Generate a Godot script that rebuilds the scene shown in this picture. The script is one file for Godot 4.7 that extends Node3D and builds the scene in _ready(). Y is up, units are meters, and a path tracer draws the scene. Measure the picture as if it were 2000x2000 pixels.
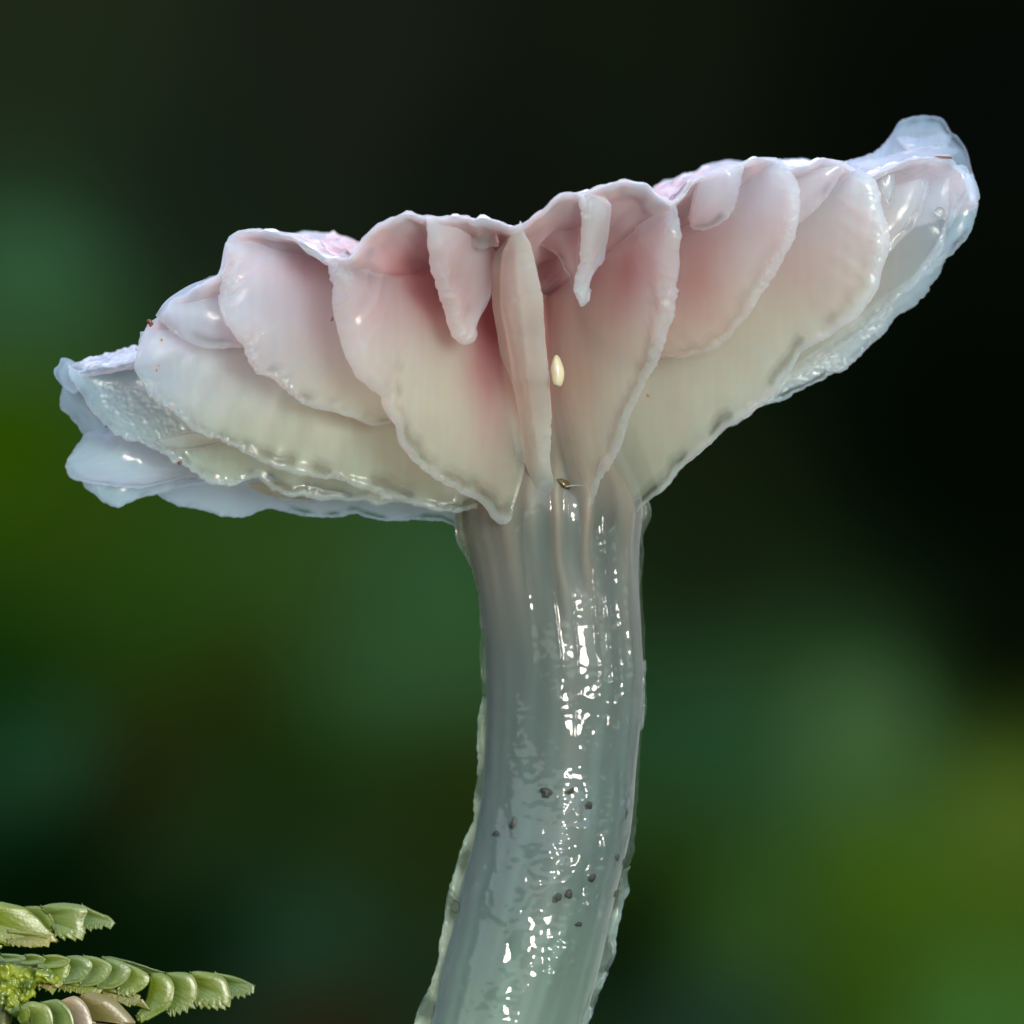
extends Node3D
# Macro view of a jelly-like mushroom, enlarged about a hundred times: one unit of the traced outlines is a millimetre here.

const UNIT := 0.001
const SIZE := 0.115                 # the finished scene is this much smaller than the working units
const GROUND_ROW := 2350.0          # the row of the trace at which the stem meets the ground
const EYE := Vector3(0.0, 1.35, 40.0)

var fine := FastNoiseLite.new()
var wide := FastNoiseLite.new()
var cell := FastNoiseLite.new()
var base := Vector3.ZERO            # where the thing that is being built stands; its meshes are relative to it
var M := {}

# ------------------------------------------------------------------ small helpers
func w(x: float, y: float, z := 0.0) -> Vector3:
	return Vector3((x - 1000.0) * UNIT, (GROUND_ROW - y) * UNIT, z)

func n3(noise: FastNoiseLite, p: Vector3, size: float) -> float:
	return noise.get_noise_3dv(p / size)

func pts(list: Array) -> PackedVector2Array:      # [x, y, x, y, ...]
	var out := PackedVector2Array()
	for i in list.size() / 2:
		out.append(Vector2(list[i * 2], list[i * 2 + 1]))
	return out

func at_x(table: PackedVector2Array, x: float) -> float:   # y of a polyline that runs with x
	for i in range(1, table.size()):
		if x <= table[i].x or i == table.size() - 1:
			var t := clampf((x - table[i - 1].x) / (table[i].x - table[i - 1].x), 0.0, 1.0)
			return lerpf(table[i - 1].y, table[i].y, t * t * (3.0 - 2.0 * t) * 0.5 + t * 0.5)
	return table[0].y

func resample(line: PackedVector2Array, n: int, curved := true) -> PackedVector2Array:
	var c := Curve2D.new()
	c.bake_interval = 2.0
	for i in line.size():
		var before := line[maxi(i - 1, 0)]
		var after := line[mini(i + 1, line.size() - 1)]
		var t := (after - before) / 6.0 if curved else Vector2.ZERO
		c.add_point(line[i], -t, t)
	var out := PackedVector2Array()
	var total := c.get_baked_length()
	for i in n:
		out.append(c.sample_baked(total * i / (n - 1.0), true))
	return out

func along(list: Array, u: float) -> float:       # a number list read at 0..1
	var f := u * (list.size() - 1)
	var i := mini(int(f), list.size() - 2)
	if list.size() == 1:
		return list[0]
	return cubic_interpolate(list[i], list[i + 1], list[maxi(i - 1, 0)], list[mini(i + 2, list.size() - 1)], f - i)

func sm(a: float, b: float, x: float) -> float:
	return smoothstep(a, b, x)

# a grid of points (columns x rows) as one smooth surface; wrap joins the last column to the first
func grid(P: PackedVector3Array, C: PackedColorArray, nu: int, nv: int, wrap := false, outward := true) -> ArrayMesh:
	var idx := PackedInt32Array()
	var nor := PackedVector3Array()
	nor.resize(P.size())
	var volume := 0.0
	var middle := Vector3.ZERO
	for p in P:
		middle += p
	middle /= P.size()
	for i in (nu if wrap else nu - 1):
		var i2 := (i + 1) % nu
		for j in nv - 1:
			var a := i * nv + j
			var b := i2 * nv + j
			var c := i2 * nv + j + 1
			var d := i * nv + j + 1
			var n1 := (P[b] - P[a]).cross(P[c] - P[a])
			var n2 := (P[c] - P[a]).cross(P[d] - P[a])
			volume += n1.dot(P[a] - middle) + n2.dot(P[a] - middle)
			nor[a] += n1 + n2
			nor[c] += n1 + n2
			nor[b] += n1
			nor[d] += n2
			idx.append_array([a, c, b, a, d, c])
	if outward and volume < 0.0:
		for k in idx.size() / 3:
			var t := idx[k * 3 + 1]
			idx[k * 3 + 1] = idx[k * 3 + 2]
			idx[k * 3 + 2] = t
		for k in nor.size():
			nor[k] = -nor[k]
	# columns that collapse into one point share one normal
	for k in nor.size():
		nor[k] = nor[k].normalized() if nor[k].length_squared() > 1e-20 else Vector3.BACK
	var arrays := []
	arrays.resize(Mesh.ARRAY_MAX)
	var moved := PackedVector3Array()
	moved.resize(P.size())
	for k in P.size():
		moved[k] = (P[k] - base) * SIZE
	arrays[Mesh.ARRAY_VERTEX] = moved
	arrays[Mesh.ARRAY_NORMAL] = nor
	if C.size():                                   # stored in eight bits, so with the eye's gamma
		var stored := PackedColorArray()
		stored.resize(C.size())
		for k in C.size():
			stored[k] = Color(pow(maxf(C[k].r, 0.0), 0.454545), pow(maxf(C[k].g, 0.0), 0.454545), pow(maxf(C[k].b, 0.0), 0.454545), clampf(C[k].a, 0.0, 1.0))
		arrays[Mesh.ARRAY_COLOR] = stored
	arrays[Mesh.ARRAY_INDEX] = idx
	var m := ArrayMesh.new()
	m.add_surface_from_arrays(Mesh.PRIMITIVE_TRIANGLES, arrays)
	return m

func put(called: String, m: Mesh, mat: Material, parent: Node = self) -> MeshInstance3D:
	var o := MeshInstance3D.new()
	o.name = numbered(called, parent)
	o.mesh = m
	o.material_override = mat
	o.cast_shadow = GeometryInstance3D.SHADOW_CASTING_SETTING_ON
	parent.add_child(o, true)
	return o

func numbered(called: String, parent: Node) -> String:
	if not parent.has_node(called):
		return called
	var k := 1
	while parent.has_node("%s_%03d" % [called, k]):
		k += 1
	return "%s_%03d" % [called, k]

func tag(o: Node, label: String, category: String, group := "") -> Node:
	o.set_meta("label", label)
	o.set_meta("category", category)
	if group:
		o.set_meta("group", group)
	return o

func thing(called: String, where: Vector3, label: String, category: String, group := "") -> Node3D:
	var o := Node3D.new()
	o.name = numbered(called, self)
	add_child(o, true)
	o.position = where * SIZE
	base = where
	tag(o, label, category, group)
	return o

# ------------------------------------------------------------------ pigments, with some light and shade painted in
func mixc(a: Color, b: Color, t: float) -> Color:
	return a.lerp(b, clampf(t, 0.0, 1.0))

const PINKS := [   # where the flesh under the cap holds the pink pigment: x, y, reach in x, reach in y, strength
	[850, 550, 140, 100, 0.74], [962, 610, 50, 200, 1.05], [1074, 545, 34, 90, 0.95], [1200, 525, 100, 110, 0.58],
	[1335, 520, 110, 120, 0.5], [1590, 500, 130, 110, 0.34], [630, 590, 90, 120, 0.36], [960, 480, 120, 40, 0.55], [480, 690, 90, 60, 0.2], [1140, 470, 70, 50, 0.45], [950, 530, 300, 130, 0.36], [1150, 510, 230, 130, 0.38],
]

func flesh_color(x: float, y: float, q: Vector3) -> Color:
	var cream := Color(0.86, 0.77, 0.675)
	var c := mixc(Color(0.83, 0.82, 0.92), cream, sm(430.0, 760.0, y + (0.0 if x < 1100.0 else (x - 1100.0) * 0.28) - (0.0 if x > 900.0 else (900.0 - x) * 0.35)))  # bluish top: skylight put into the flesh colour
	c = mixc(c, Color(0.70, 0.635, 0.52), sm(760.0, 1000.0, y) * 0.85)  # shading of the lower part, painted into the colour
	c = mixc(c, Color(0.74, 0.81, 0.95), sm(560.0, 900.0, absf(x - 1030.0)) * 0.75)
	var pink := 0.0
	for k in PINKS:
		var dx: float = (x - k[0]) / k[2]
		var dy: float = (y - k[1]) / k[3]
		pink = maxf(pink, k[4] * exp(-(dx * dx + dy * dy) * 0.9))
	pink *= 1.0 + 0.35 * n3(wide, q, 0.07)
	c = mixc(c, Color(0.76, 0.43, 0.45), pink * 1.5)
	c = mixc(c, Color(0.50, 0.16, 0.21), (pink - 0.55) * 1.9)
	var streak := wide.get_noise_3d(x * 0.11, y * 0.012, q.z * 40.0)
	return mixc(c, c * 0.965, 0.5 + streak)

# ------------------------------------------------------------------ cap
const MID := 1022.0
const HALF := 888.0
const DEEP := 0.60
const HOLLOW := 575.0
var front_rim: PackedVector2Array
var back_rim: PackedVector2Array

func cap_row(x: float, z: float) -> float:         # row of the cap's middle layer above a place in plan
	var t := (x - MID) / HALF
	var s := z / DEEP
	var r := minf(sqrt(t * t + s * s), 1.0)
	if r < 1e-4:
		return HOLLOW
	var xm := MID + HALF * clampf(t / r, -1.0, 1.0)
	var f := at_x(front_rim, xm)
	var b := at_x(back_rim, xm)
	var share := clampf(0.5 + s / r * 2.2, 0.0, 1.0)
	return lerpf(HOLLOW, lerpf(b, f, share), pow(r, 1.35))

func build_cap(parent: Node3D) -> void:
	var nu := 560
	var rows := []                                 # [r, side] from the inner edge of the skin over the rim to the middle of the underside
	for k in 8:
		rows.append([0.90 + 0.10 * sin(k / 8.0 * PI / 2.0), 1.0])
	rows.append([1.0, 0.0])
	for k in range(7, -1, -1):
		rows.append([0.90 + 0.10 * sin(k / 8.0 * PI / 2.0), -1.0])
	for k in 22:
		rows.append([0.88 - 0.04 * k, -1.0])
	var P := PackedVector3Array()
	var C := PackedColorArray()
	for i in nu:
		var a := TAU * i / nu
		for row in rows:
			var r: float = row[0]
			var x: float = MID + HALF * r * cos(a)
			var z := DEEP * r * sin(a)
			var edge := clampf((1.0 - r) * HALF / 20.0, 0.0, 1.0)
			var half := 8.0 * sqrt(1.0 - (1.0 - edge) * (1.0 - edge))
			var q := w(x, 400.0, z)
			var y: float = cap_row(x, z) - row[1] * half + 8.0
			y += 4.0 * n3(wide, q, 0.022) * sm(0.6, 1.0, r) + 1.6 * n3(fine, q, 0.009)
			if row[1] < 0.0:                       # soft folds of the underside between the gills
				y += 10.0 * n3(wide, q, 0.06) * sm(0.98, 0.85, r)
			P.append(w(x + 3.0 * n3(wide, q + Vector3(7, 0, 0), 0.03), y, z))
			var c := flesh_color(x, y, q)
			c = mixc(c, Color(0.80, 0.72, 0.76), sm(0.86, 0.99, r) * 0.8)
			c.a = 0.93 - 0.3 * sm(0.94, 1.0, r) - 0.3 * sm(600.0, 880.0, absf(x - MID)) * sm(0.7, 1.0, r)
			C.append(c)
	var cap := put("cap", grid(P, C, nu, rows.size(), true), M.flesh, parent)
	# the upper skin: pink, wrinkled and wet
	P = PackedVector3Array()
	C = PackedColorArray()
	nu = 720
	var nv := 76
	for i in nu:
		var a := TAU * i / nu
		for j in nv:
			var r := 0.985 * sqrt((j + 0.02) / (nv - 1.0))
			var x: float = MID + HALF * r * cos(a)
			var z := DEEP * r * sin(a)
			var q := w(x, 400.0, z)
			var wrinkle := 0.8 * n3(fine, Vector3(q.x, 0, q.z * 0.6), 0.020) + 0.6 * n3(fine, q, 0.009)
			var y := cap_row(x, z) + 8.0 - 8.6 - 8.5 * wrinkle * sm(1.0, 0.965, r)
			if j == nv - 1:
				y += 5.0
			P.append(w(x, y, z))
			var c := mixc(Color(0.42, 0.15, 0.15), Color(0.60, 0.50, 0.58), sm(0.25, 0.75, absf(x - 1000.0) / 800.0) + 0.35 * n3(wide, q, 0.05))
			c = mixc(c, Color(0.62, 0.58, 0.64), sm(0.93, 0.985, r) * 0.7)
			c.a = 0.97 - 0.35 * sm(650.0, 900.0, absf(x - MID))
			C.append(c)
	put("skin", grid(P, C, nu, nv, true, false), M.skin, cap)

# ------------------------------------------------------------------ gills: thin plates of jelly with a thick wavy lip along the free edge
func plate(called: String, parent: Node, free: Array, o: Dictionary, mat: Material = null) -> MeshInstance3D:
	var line := pts(free)
	var curved: bool = o.get("curved", true)
	var length := 0.0
	for i in range(1, line.size()):
		length += line[i].distance_to(line[i - 1])
	var nu := clampi(int(length / o.get("step", 2.6)), 16, 620)
	var F := resample(line, nu, curved)
	var rim: float = o.get("rim", 9.0) * 0.62
	var body: float = o.get("body", 6.0)
	var xa: float = o.get("axis", 1085.0)
	var xm := line[0].x
	var zm: float = o.get("zm", DEEP * sqrt(maxf(0.0, 1.0 - pow((xm - MID) / HALF, 2.0))))
	var seed_at := Vector3(line[0].x * 0.37, line[0].y * 0.71, float(line.size()))
	var fz := PackedFloat32Array()
	for i in nu:
		if o.has("z"):
			fz.append(along(o.z, i / (nu - 1.0)))
		else:
			fz.append(zm * pow(clampf((F[i].x - xa) / (xm - xa), 0.0, 1.3), 0.8))
	if o.has("zend"):
		var miss: float = o.zend - fz[nu - 1]
		for i in nu:
			fz[i] += miss * pow(i / (nu - 1.0), 2.5)
	var T := PackedVector2Array()
	var tz := PackedFloat32Array()
	if o.has("top"):
		T = resample(pts(o.top), nu, curved)
		var zt: Array = o.get("ztop", o.get("z", [0.0, 0.0]))
		for i in nu:
			tz.append(along(zt, i / (nu - 1.0)))
	else:
		for i in nu:                               # along the underside of the cap, from the rim to the middle
			var r := lerpf(1.0, o.get("inner", 0.08), i / (nu - 1.0))
			var x := lerpf(xa, xm, r)
			var z := zm * pow(r, 0.8)
			tz.append(z)
			T.append(Vector2(x, cap_row(x, z) + 13.0))
		var shift := F[0] - T[0]
		for i in nu:
			T[i] += shift * pow(1.0 - i / (nu - 1.0), 6.0)
	# distances from the free edge, in rim radii, then shares of the rest
	var steps := [0.0, 0.06, 0.2, 0.36, 0.52, 0.68, 0.84, 1.0, 1.18, 1.36, 1.56, 1.8, 2.05, 2.35, 2.7, 3.1, 3.5, 4.0] if o.get("step", 2.6) > 2.0 else [0.0, 0.1, 0.35, 0.7, 1.0, 1.35, 1.8, 2.3, 3.0, 4.0]
	var rest: int = o.get("rows", 16)
	var half_rows := steps.size() + rest
	var nv := half_rows * 2 - 1
	var P := PackedVector3Array()
	var C := PackedColorArray()
	var amp: float = o.get("wave", 1.0)
	var grain: float = o.get("grain", 1.0)
	var op: float = o.get("op", 0.5)
	var thin: float = o.get("thin", 0.72)
	var tint: Color = o.get("tint", Color(0, 0, 0, 0))
	for i in nu:
		var u := i / (nu - 1.0)
		var f := w(F[i].x, F[i].y, fz[i])
		var t := w(T[i].x, T[i].y, tz[i])
		var tangent := w(F[mini(i + 1, nu - 1)].x, F[mini(i + 1, nu - 1)].y, fz[mini(i + 1, nu - 1)]) - w(F[maxi(i - 1, 0)].x, F[maxi(i - 1, 0)].y, fz[maxi(i - 1, 0)])
		tangent = tangent.normalized()
		var span := f.distance_to(t)
		var inward := (t - f).normalized() if span > 1e-5 else Vector3.UP
		var n := tangent.cross(inward).normalized()
		if n.length_squared() < 0.5:
			n = Vector3.BACK
		if n.z < 0.0:
			n = -n
		var s0 := f + seed_at
		var push := amp * (3.0 * n3(wide, s0, 0.047) + 2.4 * n3(fine, s0, 0.021) + 1.6 * n3(fine, s0, 0.0095) + 1.0 * n3(wide, s0, 0.0052)) * UNIT
		var sway := amp * (6.0 * n3(wide, s0 + Vector3(0, 0, 9), 0.11) + 2.5 * n3(fine, s0 + Vector3(0, 0, 9), 0.033)) * UNIT
		var rr: float = rim * (1.0 + o.get("steady", 1.0) * (0.28 * n3(wide, s0 + Vector3(5, 0, 0), 0.045) + 0.16 * n3(fine, s0, 0.02))) * o.get("taper", 1.0) * UNIT
		if o.has("rims"):
			rr *= along(o.rims, u)
		var low := sm(0.22, 0.55, u) if o.get("beaded", true) else 0.3
		var fit := minf(1.0, span / (rr * 6.0))
		var closing := sm(0.0, 0.012, 1.0 - u)
		for jj in nv:
			var j := absi(half_rows - 1 - jj)
			var side := 1.0 if jj < half_rows else -1.0
			var s: float
			if j < steps.size():
				s = steps[j] * rr * fit
			else:
				s = lerpf(4.0 * rr * fit, span, (j - steps.size() + 1.0) / rest)
			var v := s / maxf(span, 1e-5)
			var h: float
			var k: float = s / rr
			if k < 1.0:
				h = sqrt(maxf(0.0, 1.0 - (1.0 - k) * (1.0 - k))) * rr
			else:
				h = lerpf(rr, lerpf(maxf(rr * 0.8, body * UNIT), minf(rr * 0.55, body * UNIT), low), sm(0.9, 3.2, k))
				h = lerpf(h, body * UNIT, sm(3.0, 10.0, k)) + body * 1.2 * UNIT * sm(0.8, 1.0, v)
			h *= closing * minf(1.0, span / (rr * 6.0) + 0.1 * exp(-k))
			if j == half_rows - 1:
				h = 0.0
			var p := f + inward * s - inward * push * exp(-s / (rr * 4.0))
			p += n * (sway * exp(-s / 0.07) + o.get("bulge", 14.0) * minf(1.0, span / (60.0 * UNIT)) * UNIT * 4.0 * v * (1.0 - v))
			var g := p + n * (side * h) + seed_at
			var rough: float = grain * clampf(0.6 + 1.7 * n3(wide, s0 + Vector3(0, 8, 0), 0.055), 0.0, 1.6) * (1.1 * n3(fine, g, 0.0058) + 1.3 * n3(wide, g, 0.0105)) * UNIT * 2.3 * lerpf(o.get("face_grain", 0.035), 1.0, exp(-pow(s / (rr * 2.0), 2.0)))
			if o.has("sheen"):                     # a grainy wet patch: x, y, reach
				for e in o.sheen:
					var d: float = Vector2(p.x / UNIT + 1000.0 - e[0], GROUND_ROW - p.y / UNIT - e[1]).length() / e[2]
					rough += exp(-d * d) * (1.3 * n3(fine, g, 0.0055) + 0.8 * n3(fine, g, 0.012)) * UNIT
			rough += 2.2 * n3(wide, g, 0.09) * UNIT * sm(2.0, 8.0, k)
			P.append(p + n * (side * h + rough * closing))
			var px := p.x / UNIT + 1000.0
			var py := GROUND_ROW - p.y / UNIT
			var c := flesh_color(px, py, p)
			c = mixc(c, o.get("lip", Color(0.90, 0.89, 0.92)), 0.85 * exp(-pow(k / 1.4, 2.0)))
			# the skin of the plate is thinnest just inside the lip, in uneven stretches
			var bare := exp(-pow((k - 2.7) / 1.4, 2.0)) * clampf(0.62 + 1.7 * n3(wide, s0 + Vector3(0, 3, 0), 0.05) + 0.6 * n3(fine, g, 0.02), 0.0, 1.0) * (0.15 + 0.85 * low)
			var far_op := op * (1.0 - 0.35 * sm(640.0, 860.0, absf(px - 1010.0)))
			c.a = lerpf(far_op, far_op * (1.0 - thin), bare * o.get("bare", 0.8))
			c = mixc(c, Color(0.11, 0.15, 0.115, c.a), bare * o.get("painted_gap", 0.5))  # dark gap showing through the thin skin, painted into the colour
			if tint.a > 0.0:
				c = mixc(c, Color(tint.r, tint.g, tint.b, c.a), tint.a)
			if o.has("vary"):
				c = mixc(c, Color(c.r * 1.45, c.g * 1.2, c.b * 0.5, c.a), 0.18 + 0.8 * n3(wide, seed_at * 3.0 + p, 0.09) + 0.3 * exp(-k / 9.0))
			c.a *= lerpf(o.get("lip_op", 0.8), 1.0, sm(0.2, 3.0, k))
			if o.has("mottle"):
				c.a *= clampf(0.75 + 1.3 * n3(wide, g, 0.035), 0.2, 1.0)
			if o.has("shade"):                     # towards the middle the plate is a film through which the stem shows
				c.a *= 1.0 - 0.8 * sm(0.86, 1.0, u) * sm(30.0, 150.0, s / UNIT)
			if o.has("melt"):                      # the foot of the plate dissolves into the stem
				c.a *= 1.0 - 0.92 * sm(o.melt, 1.0, u) * exp(-pow(s / (o.get("melt_reach", 110.0) * UNIT), 2.0))
			C.append(c)
	return put(called, grid(P, C, nu, nv), mat if mat else M.flesh, parent)

func build_gills(g: Node3D) -> void:
	# middle
	plate("gill", g, [1016, 440, 1026, 490, 1036, 550, 1044, 600, 1055, 690, 1061, 740, 1066, 800, 1066, 860, 1067, 900, 1077, 940, 1090, 984], {
		"z": [0.60, 0.57, 0.54, 0.50, 0.43, 0.38, 0.32, 0.26, 0.22, 0.19, 0.175], "top": [1016, 440, 1002, 480, 992, 540, 1000, 620, 1012, 700, 1022, 780, 1036, 860, 1048, 920, 1078, 975],
		"ztop": [0.60, 0.44, 0.36, 0.28, 0.22, 0.17, 0.14, 0.12, 0.12, 0.12], "rim": 50.0, "rims": [0.9, 0.6, 0.74, 0.92, 0.85, 0.75, 0.68, 0.6, 0.5, 0.36, 0.26], "body": 16.0, "thin": 0.2, "bare": 0.25, "grain": 0.3, "wave": 0.5, "melt": 0.82, "steady": 0.2, "beaded": false, "op": 0.8, "tint": Color(0.80, 0.77, 0.72, 0.72)})
	plate("short_gill", g, [832, 430, 840, 465, 846, 510, 852, 548, 868, 597, 880, 644, 890, 667, 906, 678, 925, 671, 934, 656], {
		"z": [0.595, 0.57, 0.53, 0.48, 0.44, 0.42], "top": [832, 430, 880, 434, 938, 440, 966, 470, 958, 530, 953, 565, 945, 600, 932, 640, 934, 656], "ztop": [0.595, 0.56, 0.52, 0.44, 0.40, 0.38, 0.40, 0.42], "tint": Color(0.82, 0.74, 0.78, 0.65), "op": 0.75, "rim": 24.0, "thin": 0.2, "bulge": 5.0, "grain": 0.6})
	plate("short_gill", g, [1124, 388, 1138, 436, 1137, 470, 1131, 535, 1122, 560, 1119, 573, 1126, 592, 1133, 603, 1142, 597, 1145, 580], {
		"z": [0.60, 0.57, 0.53, 0.50, 0.48, 0.48], "top": [1124, 388, 1156, 388, 1184, 398, 1183, 430, 1177, 480, 1166, 515, 1157, 540, 1149, 562, 1145, 580], "ztop": [0.60, 0.58, 0.56, 0.52, 0.49, 0.48, 0.48, 0.48], "tint": Color(0.82, 0.80, 0.84, 0.8), "op": 0.75, "rim": 20.0, "thin": 0.1, "bulge": 3.0})
	plate("short_gill", g, [1049, 478, 1064, 489, 1080, 497, 1092, 513, 1104, 539, 1119, 567], {
		"z": [0.40, 0.42, 0.44, 0.45], "top": [1049, 478, 1075, 446, 1110, 430, 1138, 445, 1132, 520, 1119, 567], "ztop": [0.40, 0.45, 0.47, 0.46], "rim": 5.0, "thin": 0.2, "bulge": 4.0})
	plate("gill_stub", g, [903, 452, 915, 470, 926, 483, 938, 488, 949, 482, 972, 474], {"z": [0.50, 0.50], "ztop": [0.565, 0.56], "top": [903, 452, 930, 438, 962, 446, 972, 474], "rim": 15.0, "op": 0.75, "thin": 0.1, "bulge": 4.0, "grain": 0.3, "tint": Color(0.80, 0.70, 0.74, 0.6)})
	# left of the middle, from front to back
	plate("gill", g, [640, 508, 652, 562, 660, 617, 674, 672, 692, 726, 722, 762, 748, 778, 755, 799, 778, 834, 790, 869, 821, 908, 852, 935, 890, 958, 929, 978, 953, 993, 968, 1012, 985, 1024, 998, 1016], {
		"zend": 0.185, "rim": 11.0, "rims": [2.2, 3.0, 3.2, 2.6, 1.6, 1.1, 1.1, 1.2, 1.4], "bulge": 26.0, "inner": 0.05, "shade": 1, "rows": 26, "bare": 0.55})
	plate("gill", g, [445, 478, 446, 520, 441, 560, 437, 596, 443, 626, 464, 661, 482, 683, 486, 701, 507, 730, 536, 745, 569, 770, 605, 795, 645, 803, 678, 817, 714, 829, 743, 831, 790, 826, 860, 850], {
		"rim": 9.0, "rims": [1.8, 2.2, 1.8, 1.3, 1.0, 0.9, 0.8], "bulge": 24.0, "rows": 22, "bare": 0.45})
	plate("short_gill", g, [310, 618, 320, 630, 334, 643, 363, 664, 399, 679, 435, 684, 475, 680, 520, 665], {"z": [0.36, 0.37, 0.37, 0.36], "top": [310, 618, 345, 580, 400, 552, 440, 560, 520, 620, 520, 665], "ztop": [0.36, 0.36, 0.35, 0.35], "rim": 8.0, "bulge": 18.0, "bare": 0.3})
	plate("gill", g, [281, 650, 276, 683, 268, 719, 283, 748, 312, 784, 344, 809, 370, 827, 395, 846, 442, 867, 489, 896, 544, 914, 587, 925, 631, 936, 667, 943, 703, 954, 743, 969, 774, 975, 832, 993, 890, 1001, 929, 996], {
		"zend": 0.12, "rim": 8.5, "rims": [1.4, 1.1, 1.0, 1.2, 1.3, 1.3, 1.2], "bulge": 22.0, "rows": 24, "wave": 1.5, "painted_gap": 0.6, "face_grain": 0.04, "grain": 1.2})
	plate("short_gill", g, [300, 862, 326, 878, 370, 880, 413, 874, 446, 866, 500, 880], {"z": [0.13, 0.135], "top": [300, 862, 380, 840, 440, 850, 500, 880], "rim": 3.0, "op": 0.6, "wave": 0.6, "bulge": 3.0})
	plate("gill", g, [134, 714, 143, 740, 156, 766, 174, 795, 196, 820, 225, 846, 272, 867, 305, 882, 341, 904, 370, 918, 399, 936, 431, 947, 457, 947, 486, 936, 504, 937, 525, 954, 558, 972, 605, 976, 660, 977, 714, 980, 768, 984, 821, 988, 900, 1000], {
		"zm": 0.13, "zend": 0.06, "rim": 7.5, "rims": [0.8, 1.0, 1.2, 1.4, 1.4, 1.1, 1.0], "bulge": 12.0, "rows": 84, "wave": 1.6, "painted_gap": 0.7, "face_grain": 0.04, "op": 0.75, "sheen": [[300, 820, 60], [360, 860, 55], [220, 790, 40]]})
	plate("gill", g, [210, 832, 180, 842, 166, 847, 152, 864, 138, 889, 128, 914, 138, 933, 160, 942, 200, 948, 240, 953, 300, 948, 360, 936, 430, 925], {
		"z": [-0.03, -0.05, -0.06, -0.06], "top": [210, 832, 280, 850, 340, 880, 400, 905, 430, 925], "rim": 7.0, "bulge": 26.0, "op": 0.85, "wave": 1.3, "tint": Color(0.76, 0.83, 0.96, 0.55), "painted_gap": 0.4, "sheen": [[195, 900, 30]], "rows": 20})
	plate("gill", g, [148, 930, 165, 955, 185, 969, 203, 983, 228, 991, 247, 981, 272, 973, 308, 965, 350, 953, 420, 938], {
		"z": [-0.10, -0.11, -0.10], "top": [148, 930, 200, 930, 280, 930, 350, 930, 420, 938], "rim": 6.0, "op": 0.6, "thin": 0.6, "body": 4.0, "bulge": 8.0, "painted_gap": 0.5, "tint": Color(0.76, 0.83, 0.96, 0.6), "sheen": [[190, 950, 25]]})
	plate("short_gill", g, [476, 945, 497, 961, 533, 976, 598, 982, 630, 970], {"z": [-0.08, -0.09], "top": [476, 945, 550, 938, 630, 970], "rim": 4.0, "op": 0.85, "bulge": 4.0})
	plate("gill", g, [298, 958, 319, 976, 348, 989, 391, 996, 428, 1007, 475, 1009, 500, 1000, 529, 992, 569, 1003, 616, 1012, 660, 1011, 689, 1002, 716, 1009, 755, 1017, 821, 1015, 860, 1018, 892, 1034], {
		"z": [-0.20, -0.20, -0.17, -0.12, -0.04], "top": [298, 958, 400, 905, 600, 915, 800, 950, 892, 1000], "rim": 5.0, "op": 0.6, "thin": 0.85, "bare": 1.0, "body": 4.0, "lip_op": 1.0, "bulge": 8.0, "wave": 0.8, "tint": Color(0.76, 0.83, 0.96, 0.7), "lip": Color(0.6, 0.65, 0.74)})
	plate("gill", g, [158, 713, 143, 704, 134, 700, 120, 699, 112, 712, 105, 727, 112, 742, 124, 755, 142, 770], {"z": [-0.02, -0.05], "top": [158, 713, 166, 730, 160, 756, 142, 770], "rim": 5.0, "op": 0.75, "body": 4.0, "bulge": 6.0, "rows": 10, "tint": Color(0.76, 0.83, 0.96, 0.7)})
	plate("gill", g, [122, 752, 117, 770, 116, 795, 130, 812, 149, 831, 166, 848, 196, 850], {"z": [-0.06, -0.07], "top": [122, 752, 160, 770, 195, 800, 205, 830, 196, 850], "rim": 6.0, "op": 0.7, "body": 4.0, "bulge": 10.0, "rows": 10, "tint": Color(0.76, 0.83, 0.96, 0.6)})
	# right of the middle
	plate("gill", g, [1312, 402, 1317, 440, 1317, 477, 1306, 555, 1302, 613, 1287, 671, 1271, 725, 1255, 749, 1238, 788, 1221, 826, 1201, 885, 1184, 915, 1170, 939, 1158, 970, 1146, 992, 1128, 985], {
		"zend": 0.19, "melt": 0.88, "shade": 1, "axis": 1045.0, "rim": 11.0, "rims": [1.8, 2.6, 2.4, 1.8, 1.2, 1.1, 1.15, 1.2], "bulge": 10.0, "inner": 0.03, "rows": 24, "bare": 0.5, "painted_gap": 0.5})
	plate("short_gill", g, [1446, 328, 1445, 345, 1437, 386, 1421, 429, 1398, 449, 1375, 456, 1352, 456, 1342, 441], {"z": [0.53, 0.52, 0.51, 0.50], "top": [1446, 328, 1400, 332, 1366, 352, 1348, 394, 1342, 441], "ztop": [0.53, 0.54, 0.53, 0.50], "rim": 7.0, "bulge": 10.0, "bare": 0.3})
	plate("gill", g, [1515, 318, 1538, 347, 1551, 386, 1553, 433, 1542, 472, 1518, 518, 1480, 584, 1441, 639, 1402, 674, 1367, 693, 1328, 701, 1289, 699, 1230, 710], {"rim": 8.0, "rims": [1.6, 2.0, 1.4, 1.1, 1.1], "bulge": 20.0, "rows": 22, "bare": 0.5, "painted_gap": 0.2})
	plate("short_gill", g, [1648, 322, 1640, 345, 1627, 363, 1604, 402, 1573, 429, 1552, 442, 1520, 440], {"z": [0.42, 0.42, 0.42], "top": [1648, 322, 1590, 322, 1540, 360, 1520, 440], "rim": 8.0, "bulge": 14.0, "bare": 0.3})
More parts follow.
